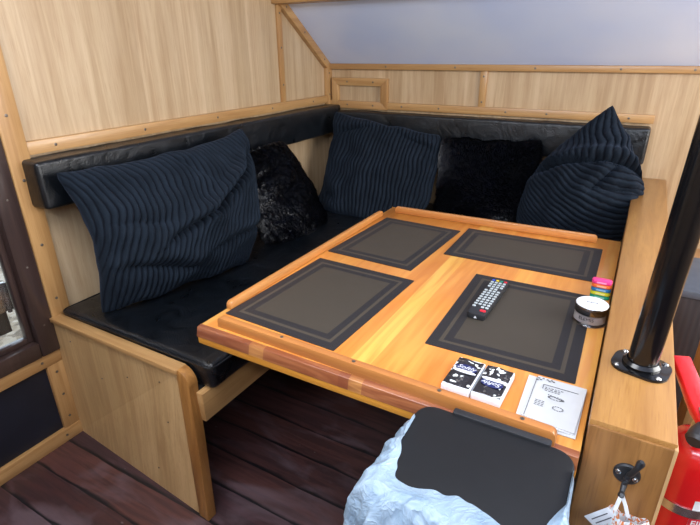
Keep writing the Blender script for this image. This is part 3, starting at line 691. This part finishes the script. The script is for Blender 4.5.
# densify
den = []
for a, b2 in zip(rim, rim[1:] + rim[:1]):
    L = math.hypot(b2[0] - a[0], b2[1] - a[1]); n = max(1, int(L / .0028))
    for k in range(n): den.append((a[0] + (b2[0] - a[0]) * k / n, a[1] + (b2[1] - a[1]) * k / n))
prof = [(-.042, .767), (-.028, .770), (-.010, .774), (.004, .770), (.010, .756), (.014, .735), (.018, .705), (.022, .67), (.026, .63), (.030, .59), (.034, .55), (.037, .50), (.040, .45), (.040, .40), (.04, .35)]
sub = []
for a, b2 in zip(prof, prof[1:]):
    for k in range(5): sub.append((a[0] + (b2[0] - a[0]) * k / 5, a[1] + (b2[1] - a[1]) * k / 5))
sub.append(prof[-1]); rows = []
for (x, y) in den:
    d = Vector((x - BC[0], (y - BC[1]) * 1.1, 0)).normalized()
    back = max(0, d.y); front = max(0, -d.y); left = max(0, -d.x); rightw = max(0, d.x)
    row = []; cl = noise.noise(Vector((x * 28, y * 28, 3)))
    # tuck in at the back, full at the front and left
    for off, z in sub:
        if off < 0: o2 = off * (front * 1.15 + .12 * left + .05) * (1 + .18 * cl)
        else: o2 = off * (.25 + 1.0 * front + 1.25 * left + .1 * rightw) * (1 - .85 * back)
        zz = z - (.030 * back if off >= -.02 else 0)
        if back > .5: zz = min(zz, .742)
        q = Vector((x * 17, y * 17, z * 9)); f = max(0, min(1, (off + .03) / .06))
        fold = noise.fractal(q, .8, 2, 4); rid = abs(noise.noise(q * 1.9 + Vector((7, 1, 4))))
        pl_ = .030 * (.28 - abs(noise.noise(Vector((len(rows) * .075, zz * 3.2, 2))))) + .016 * (.25 - abs(noise.noise(Vector((len(rows) * .21, zz * 8, 6))))) + .006 * (.25 - abs(noise.noise(Vector((len(rows) * .5, zz * 30, 9)))))
        fold2 = (fold * .020 + (.5 - rid) * .018 - .006 + pl_) * f * (1 - .8 * back) * (1 - .75 * rightw)
        rr = o2 + fold2
        if z < .75: rr = max(rr, .004 - (.75 - z) * .02)
        row.append(bm.verts.new((x + d.x * rr, y + d.y * rr, zz + .012 * f * noise.noise(q * 2.1) * (1 - back))))
    rows.append(row)
n = len(rows)
for i in range(n):
    for k in range(len(sub) - 1): bm.faces.new((rows[i][k], rows[(i + 1) % n][k], rows[(i + 1) % n][k + 1], rows[i][k + 1]))
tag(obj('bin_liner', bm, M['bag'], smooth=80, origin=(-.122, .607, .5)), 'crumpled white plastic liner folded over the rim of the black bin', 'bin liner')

# ---------------------------------------------------------------- fire extinguisher
E = (.207, .955, .035)
fx = thing('fire_extinguisher', 'red fire extinguisher strapped on the right side of the partition', 'fire extinguisher', (E[0], E[1], .255))
ME = Matrix.Translation(E)
obj('cylinder', lathe(bmesh.new(), [(0, .22), (.045, .22), (.056, .235), (.058, .25), (.058, .60), (.056, .625), (.050, .648), (.036, .664), (.02, .672), (0, .674)], 48, ME), M['red'], fx)
obj('clamp_band', lathe(bmesh.new(), [(.0585, .520), (.0608, .520), (.0608, .540), (.0585, .540)], 48, ME), M['steel'], fx)
lb = bmesh.new(); seg = 16
for z0, z1 in ((.40, .562),):
    A = [[lb.verts.new((E[0] + rr * math.cos(a), E[1] + rr * math.sin(a), z + E[2])) for rr, z in ((.0583, z0), (.0588, z0), (.0588, z1), (.0583, z1))] for a in [math.radians(-78 + 100 * i / seg) for i in range(seg + 1)]]
    for a, b2 in zip(A, A[1:]):
        for k in range(4): lb.faces.new((a[k], a[(k + 1) % 4], b2[(k + 1) % 4], b2[k]))
    lb.faces.new(A[0]); lb.faces.new(A[-1][::-1])
obj('label', lb, M['white'], fx)
lb = bmesh.new()
A = [[lb.verts.new((E[0] + rr * math.cos(a), E[1] + rr * math.sin(a), z + E[2])) for rr, z in ((.0587, .40), (.0592, .40), (.0592, .53), (.0587, .53))] for a in [math.radians(-78 + 40 * i / 8) for i in range(9)]]
for a, b2 in zip(A, A[1:]):
    for k in range(4): lb.faces.new((a[k], a[(k + 1) % 4], b2[(k + 1) % 4], b2[k]))
lb.faces.new(A[0]); lb.faces.new(A[-1][::-1]); obj('label', lb, plain('label_red', (190, 24, 44), .4), fx)
tm = text_mesh('FIRE', .022, 0, .0003)
for v in tm.verts:
    a = math.radians(-56) + v.co.x / .061; rr = .0593 + v.co.z; v.co = Vector((E[0] + rr * math.cos(a), E[1] + rr * math.sin(a), .540 + v.co.y))
obj('lettering', tm, M['white'], fx)
obj('neck', lathe(bmesh.new(), [(.0, .67), (.020, .67), (.020, .69), (.016, .695), (.016, .725), (0, .727)], 24, ME), M['brass'], fx)
obj('lower_handle', prism(bmesh.new(), [(E[0] - .014, E[1] + .03 - .06, E[2] + .722), (E[0] - .014, E[1] + .10, E[2] + .700), (E[0] - .014, E[1] + .10, E[2] + .706), (E[0] - .014, E[1] - .03, E[2] + .732)], (.028, 0, 0), .002), M['red'], fx)
hd = bmesh.new()
pa = [(-.020, .736), (.03, .750), (.085, .775), (.12, .788), (.128, .782), (.10, .760), (.05, .736), (.02, .722), (-.020, .720)]
prism(hd, [(E[0] - .017, E[1] + a, z + E[2]) for a, z in pa], (.034, 0, 0), .004)
hd.transform(Matrix.Translation(E) @ Matrix.Rotation(math.radians(22), 4, 'Z') @ Matrix.Translation((-.004, 0, -.022)) @ Matrix.Translation((-E[0], -E[1], -E[2])))
obj('lever', hd, M['red'], fx)
obj('nozzle', tube(bmesh.new(), [(E[0] - .004 - .004, E[1] - .02 - .006, E[2] + .708), (E[0] - .004 - .008, E[1] - .02 - .024, E[2] + .704), (E[0] - .004 - .014, E[1] - .02 - .040, E[2] + .698), (E[0] - .004 - .016, E[1] - .02 - .046, E[2] + .696)], [.010, .0165, .0175, .013], 20), M['black_plastic'], fx)
obj('pin_cord', tube(bmesh.new(), [(E[0] - .012, E[1] + .055, E[2] + .775), (E[0] + .004, E[1] + .03, E[2] + .765), (E[0] + .018, E[1] - .005, E[2] + .742), (E[0] + .010, E[1] - .022, E[2] + .738), (E[0] - .012, E[1] - .020, E[2] + .735)], .0016, 6), M['black_plastic'], fx)
obj('bracket', BX(.140, .165, E[1] - .02, E[1] + .02, .55, .60), M['steel'], fx)

# right side beyond the partition
sb = thing('step_box', 'dark brown ribbed step with grey top beside the partition near the pole', 'step', (.19, 1.5, 0))
obj('ribbed_front', BX(.148, .236, 1.40, 1.60, 0, .786, .002), M['ribbed'], sb)
obj('step_top', BX(.148, .30, 1.395, 1.66, .786, .806, .003), plain('grey_rubber_top', (74, 78, 86), .6), sb)
lk = thing('locker', 'pale oak locker at the right edge behind the red extinguisher', 'locker', (.55, 1.9, 0))
obj('locker_body', BX(.31, 1.1, 1.70, 2.66, 0, .48, .003), M['oak_z'], lk)
obj('locker_top', BX(.305, 1.11, 1.69, 2.67, .48, .50, .003), M['oak_x'], lk)
sg = thing('safety_sign', 'green and white sign at the right edge above the extinguisher', 'sign', (.30, 1.69, .38))
obj('sign_board', BX(.318, .44, 1.684, 1.69, .30, .46), M['white'], sg)
obj('green_symbol', prism(bmesh.new(), [(.325, 1.6835, .33), (.37, 1.6835, .33), (.41, 1.6835, .38), (.37, 1.6835, .43), (.325, 1.6835, .43), (.355, 1.6835, .38)], (0, -.001, 0)), plain('sign_green', (0, 150, 90), .4), sg)

# ---------------------------------------------------------------- pillows
def biq(P, u, v):
    def L(t): return (2 * (t - .5) * (t - 1), -4 * t * (t - 1), 2 * t * (t - .5))
    a, b = L(u), L(v); r = Vector((0, 0, 0))
    for i in range(3):
        for j in range(3): r += P[j][i] * (a[i] * b[j])
    return r
def pillow(name, P, thick, nu, nv, facing, ribs=0, phase=None, creases=(), mat=None, rib_amp=.0032, wob=.006, seed=0, back=.6, label='', group=None, power=.36, furry=False):
    """P: 3x3 control points, rows bottom to top, columns left to right"""
    P = [[Vector(q) + Vector((0, 0, .014 if i == 0 else 0)) for q in row] for i, row in enumerate(P)]; bm = bmesh.new()
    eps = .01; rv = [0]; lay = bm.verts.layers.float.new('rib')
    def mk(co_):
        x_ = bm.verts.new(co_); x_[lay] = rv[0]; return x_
    def nrm(u, v):
        u0 = min(max(u, eps), 1 - eps); v0 = min(max(v, eps), 1 - eps)
        n = (biq(P, u0 + eps, v0) - biq(P, u0 - eps, v0)).cross(biq(P, u0, v0 + eps) - biq(P, u0, v0 - eps)).normalized()
        return n if n.dot(Vector(facing)) > 0 else -n
    def pt(u, v, s):
        base = biq(P, u, v); n = nrm(u, v)
        cr_ = (abs(2 * u - 1) * abs(2 * v - 1)) ** 8
        base = base.lerp(biq(P, .5, .5), .035 * cr_)
        pu = max(0, math.sin(math.pi * u)); pv = max(0, math.sin(math.pi * v))
        prof = (pu ** power) * (pv ** power)
        h = thick * prof * (1 if s > 0 else -back)
        edge = min(1, prof * 1.6)
        q = Vector((u * 3.2 + seed, v * 3.2, s))
        h += s * wob * noise.fractal(q, 1, 2, 3) * edge * 1.5
        for (u0, v0, u1, v1, dep, wd) in creases:
            if s < 0: break
            du, dvv = u1 - u0, v1 - v0; L2 = du * du + dvv * dvv; tt = max(0, min(1, ((u - u0) * du + (v - v0) * dvv) / L2))
            dx = u - (u0 + du * tt); dy = v - (v0 + dvv * tt); d = math.sqrt(dx * dx + dy * dy); sg_ = 1 if (du * dy - dvv * dx) > 0 else -1
            wv = wd * (.6 + .25 * math.sin(9 * tt + u0 * 20)); fade = math.sin(math.pi * min(1, max(0, tt * .86 + .07))) ** .6
            h -= 1.5 * dep * math.exp(-d / wv) * fade * edge
            h += dep * (1.1 if sg_ > 0 else .35) * math.exp(-((d - 1.9 * wd) / (1.5 * wd)) ** 2) * fade * edge
        if ribs:
            ph = phase(u, v, base) if phase else u
            ph += .009 * noise.noise(Vector((u * 7, v * 5, seed))) + .0035 * noise.noise(Vector((u * 30, v * 14, seed)))
            c = .5 + .5 * math.cos(2 * math.pi * ribs * ph)
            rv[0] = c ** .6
            h += s * rib_amp * ((c ** .45) * 2 - 1) * (.25 + .75 * edge)
            if edge < .05: h += 0
        if furry:
            q2 = base * 16
            h += s * .0015 * noise.fractal(q2 + Vector((seed, 0, 0)), .7, 2.1, 4) * edge
        w_ = base + n * h + Vector((noise.noise(base * 9 + Vector((seed, 0, 0))), noise.noise(base * 9 + Vector((0, seed, 5))), noise.noise(base * 9 + Vector((3, 0, seed))))) * .012
        # outline irregularity
        if furry: w_ += Vector((noise.noise(w_ * 40), noise.noise(w_ * 40 + Vector((9, 0, 0))), noise.noise(w_ * 40 + Vector((0, 9, 0))))) * .004
        return w_
    us = [.5 - .5 * math.cos(math.pi * i / nu) if not ribs else i / nu for i in range(nu + 1)]
    vs = [.5 - .5 * math.cos(math.pi * j / nv) for j in range(nv + 1)]
    F_ = [[mk(pt(u, v, 1)) for v in vs] for u in us]
    B_ = [[(F_[i][j] if i in (0, nu) or j in (0, nv) else mk(pt(us[i], vs[j], -1))) for j in range(nv + 1)] for i in range(nu + 1)]
    for i in range(nu):
        for j in range(nv):
            bm.faces.new((F_[i][j], F_[i + 1][j], F_[i + 1][j + 1], F_[i][j + 1]))
            f = (B_[i][j], B_[i][j + 1], B_[i + 1][j + 1], B_[i + 1][j])
            if len(set(f)) == 4:
                try: bm.faces.new(f)
                except ValueError: pass
    o = thing(name, label, 'cushion', biq(P, .5, 0), 0, group)
    fm = None
    if furry:                                            # short pile, combed in drifting directions
        fm = bmesh.new(); rnd = random.Random(seed); bm.normal_update(); bm.faces.ensure_lookup_table()
        fs = list(bm.faces); acc = []; tot = 0
        for f_ in fs: tot += f_.calc_area(); acc.append(tot)
        import bisect
        for _ in range(34000):
            f_ = fs[min(len(fs) - 1, bisect.bisect(acc, rnd.random() * tot))]; vs_ = f_.verts
            a_, b_ = rnd.random(), rnd.random(); p_ = (vs_[0].co.lerp(vs_[1].co, a_)).lerp(vs_[-1].co.lerp(vs_[2 if len(vs_) > 3 else 1].co, a_), b_)
            n_ = f_.normal
            if n_.dot((p_ - biq(P, .5, .5) + Vector(facing) * .04)) < 0: n_ = -n_
            q_ = p_ * 2.6 + Vector((seed, 0, 0)); cv = Vector((noise.noise(q_), noise.noise(q_ + Vector((5, 0, 0))), noise.noise(q_ + Vector((0, 7, 0))) - .35)) * 2.2
            d_ = (n_ * .38 + cv - n_ * cv.dot(n_) * .8 + Vector((rnd.uniform(-1, 1), rnd.uniform(-1, 1), rnd.uniform(-1, 1))) * .13).normalized()
            sd = d_.cross(n_)
            if sd.length < 1e-3: continue
            sd = sd.normalized() * .0011; ln = rnd.uniform(.010, .020); v1_ = fm.verts.new(p_ - sd); v2_ = fm.verts.new(p_ + sd); v3_ = fm.verts.new(p_ + d_ * ln * .6 + sd * .7 + n_ * .002); v4_ = fm.verts.new(p_ + d_ * ln)
            fm.faces.new((v1_, v2_, v3_)); fm.faces.new((v1_, v3_, v4_))
    c = obj('cover', bm, M['fur_base'] if furry else mat, o, smooth=180)
    if fm: tag(obj('fur_pile', fm, mat, o, smooth=180), kind='stuff')
    return o, P
GR = 'navy corduroy pillows on the bench'
# 1: big ribbed pillow on the left bench
P1 = [[(-1.50, .865, .520), (-1.405, 1.19, .540), (-1.35, 1.47, .52)],
      [(-1.50, .905, .79), (-1.43, 1.25, .80), (-1.42, 1.615, .77)],
      [(-1.535, .845, 1.045), (-1.51, 1.27, 1.020), (-1.50, 1.685, 1.07)]]
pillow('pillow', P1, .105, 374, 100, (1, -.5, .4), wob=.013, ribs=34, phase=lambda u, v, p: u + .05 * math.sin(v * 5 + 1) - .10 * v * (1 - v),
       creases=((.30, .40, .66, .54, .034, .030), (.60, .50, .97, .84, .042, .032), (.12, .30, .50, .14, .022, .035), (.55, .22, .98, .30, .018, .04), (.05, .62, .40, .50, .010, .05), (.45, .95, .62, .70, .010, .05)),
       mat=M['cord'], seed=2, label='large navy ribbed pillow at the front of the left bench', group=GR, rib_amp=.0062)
# 2: faux fur pillow in front of the left bolster
P2 = [[(-1.41, 1.655, .53), (-1.33, 1.86, .53), (-1.36, 2.10, .53)],
      [(-1.50, 1.675, .73), (-1.43, 1.82, .74), (-1.43, 2.05, .72)],
      [(-1.54, 1.68, .93), (-1.52, 1.80, .95), (-1.515, 1.98, .96)]]
pillow('pillow', P2, .075, 110, 110, (1, -.4, .3), mat=M['fur'], seed=11, label='shiny black faux fur pillow leaning on the left bolster', group='black faux fur pillows on the bench', furry=True,
       creases=((.1, .7, .6, .8, .016, .06), (.3, .45, .8, .6, .014, .07)))
# 3: ribbed pillow in the corner
P3 = [[(-1.53, 2.25, .525), (-1.19, 2.22, .525), (-.92, 2.34, .525)],
      [(-1.53, 2.42, .76), (-1.20, 2.42, .76), (-.90, 2.50, .76)],
      [(-1.535, 2.50, 1.055), (-1.23, 2.53, .985), (-.915, 2.555, .955)]]
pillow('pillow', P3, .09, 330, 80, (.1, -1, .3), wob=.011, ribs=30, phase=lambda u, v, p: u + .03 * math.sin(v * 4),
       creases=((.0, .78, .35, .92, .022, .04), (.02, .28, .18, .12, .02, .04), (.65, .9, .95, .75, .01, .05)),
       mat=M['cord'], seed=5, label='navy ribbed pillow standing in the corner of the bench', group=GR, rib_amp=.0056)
# 4: faux fur pillow against the back bolster
P4 = [[(-.875, 2.42, .53), (-.64, 2.40, .53), (-.405, 2.42, .53)],
      [(-.885, 2.49, .73), (-.65, 2.48, .73), (-.395, 2.49, .73)],
      [(-.90, 2.545, .945), (-.65, 2.55, .94), (-.40, 2.55, .965)]]
pillow('pillow', P4, .07, 110, 110, (0, -1, .3), mat=M['fur'], seed=23, label='black faux fur pillow behind the table against the back bolster', group='black faux fur pillows on the bench', furry=True,
       creases=())
# 5: slumped pointed ribbed pillow at the right
P5 = [[(-.405, 2.33, .54), (-.20, 2.27, .53), (-.015, 2.33, .54)],
      [(-.385, 2.41, .80), (-.16, 2.33, .80), (.045, 2.38, .74)],
      [(-.118, 2.50, 1.15), (-.045, 2.46, .995), (.04, 2.40, .875)]]
def ph5(u, v, p):
    fold = .58 + .24 * u
    k = max(0, min(1, (v - fold) / .04 + .5)); k = k * k * (3 - 2 * k)
    return k * 1.6 * (p.x + .12 * p.z) + (1 - k) * 1.6 * (p.z - 1.25 * p.x * p.x)
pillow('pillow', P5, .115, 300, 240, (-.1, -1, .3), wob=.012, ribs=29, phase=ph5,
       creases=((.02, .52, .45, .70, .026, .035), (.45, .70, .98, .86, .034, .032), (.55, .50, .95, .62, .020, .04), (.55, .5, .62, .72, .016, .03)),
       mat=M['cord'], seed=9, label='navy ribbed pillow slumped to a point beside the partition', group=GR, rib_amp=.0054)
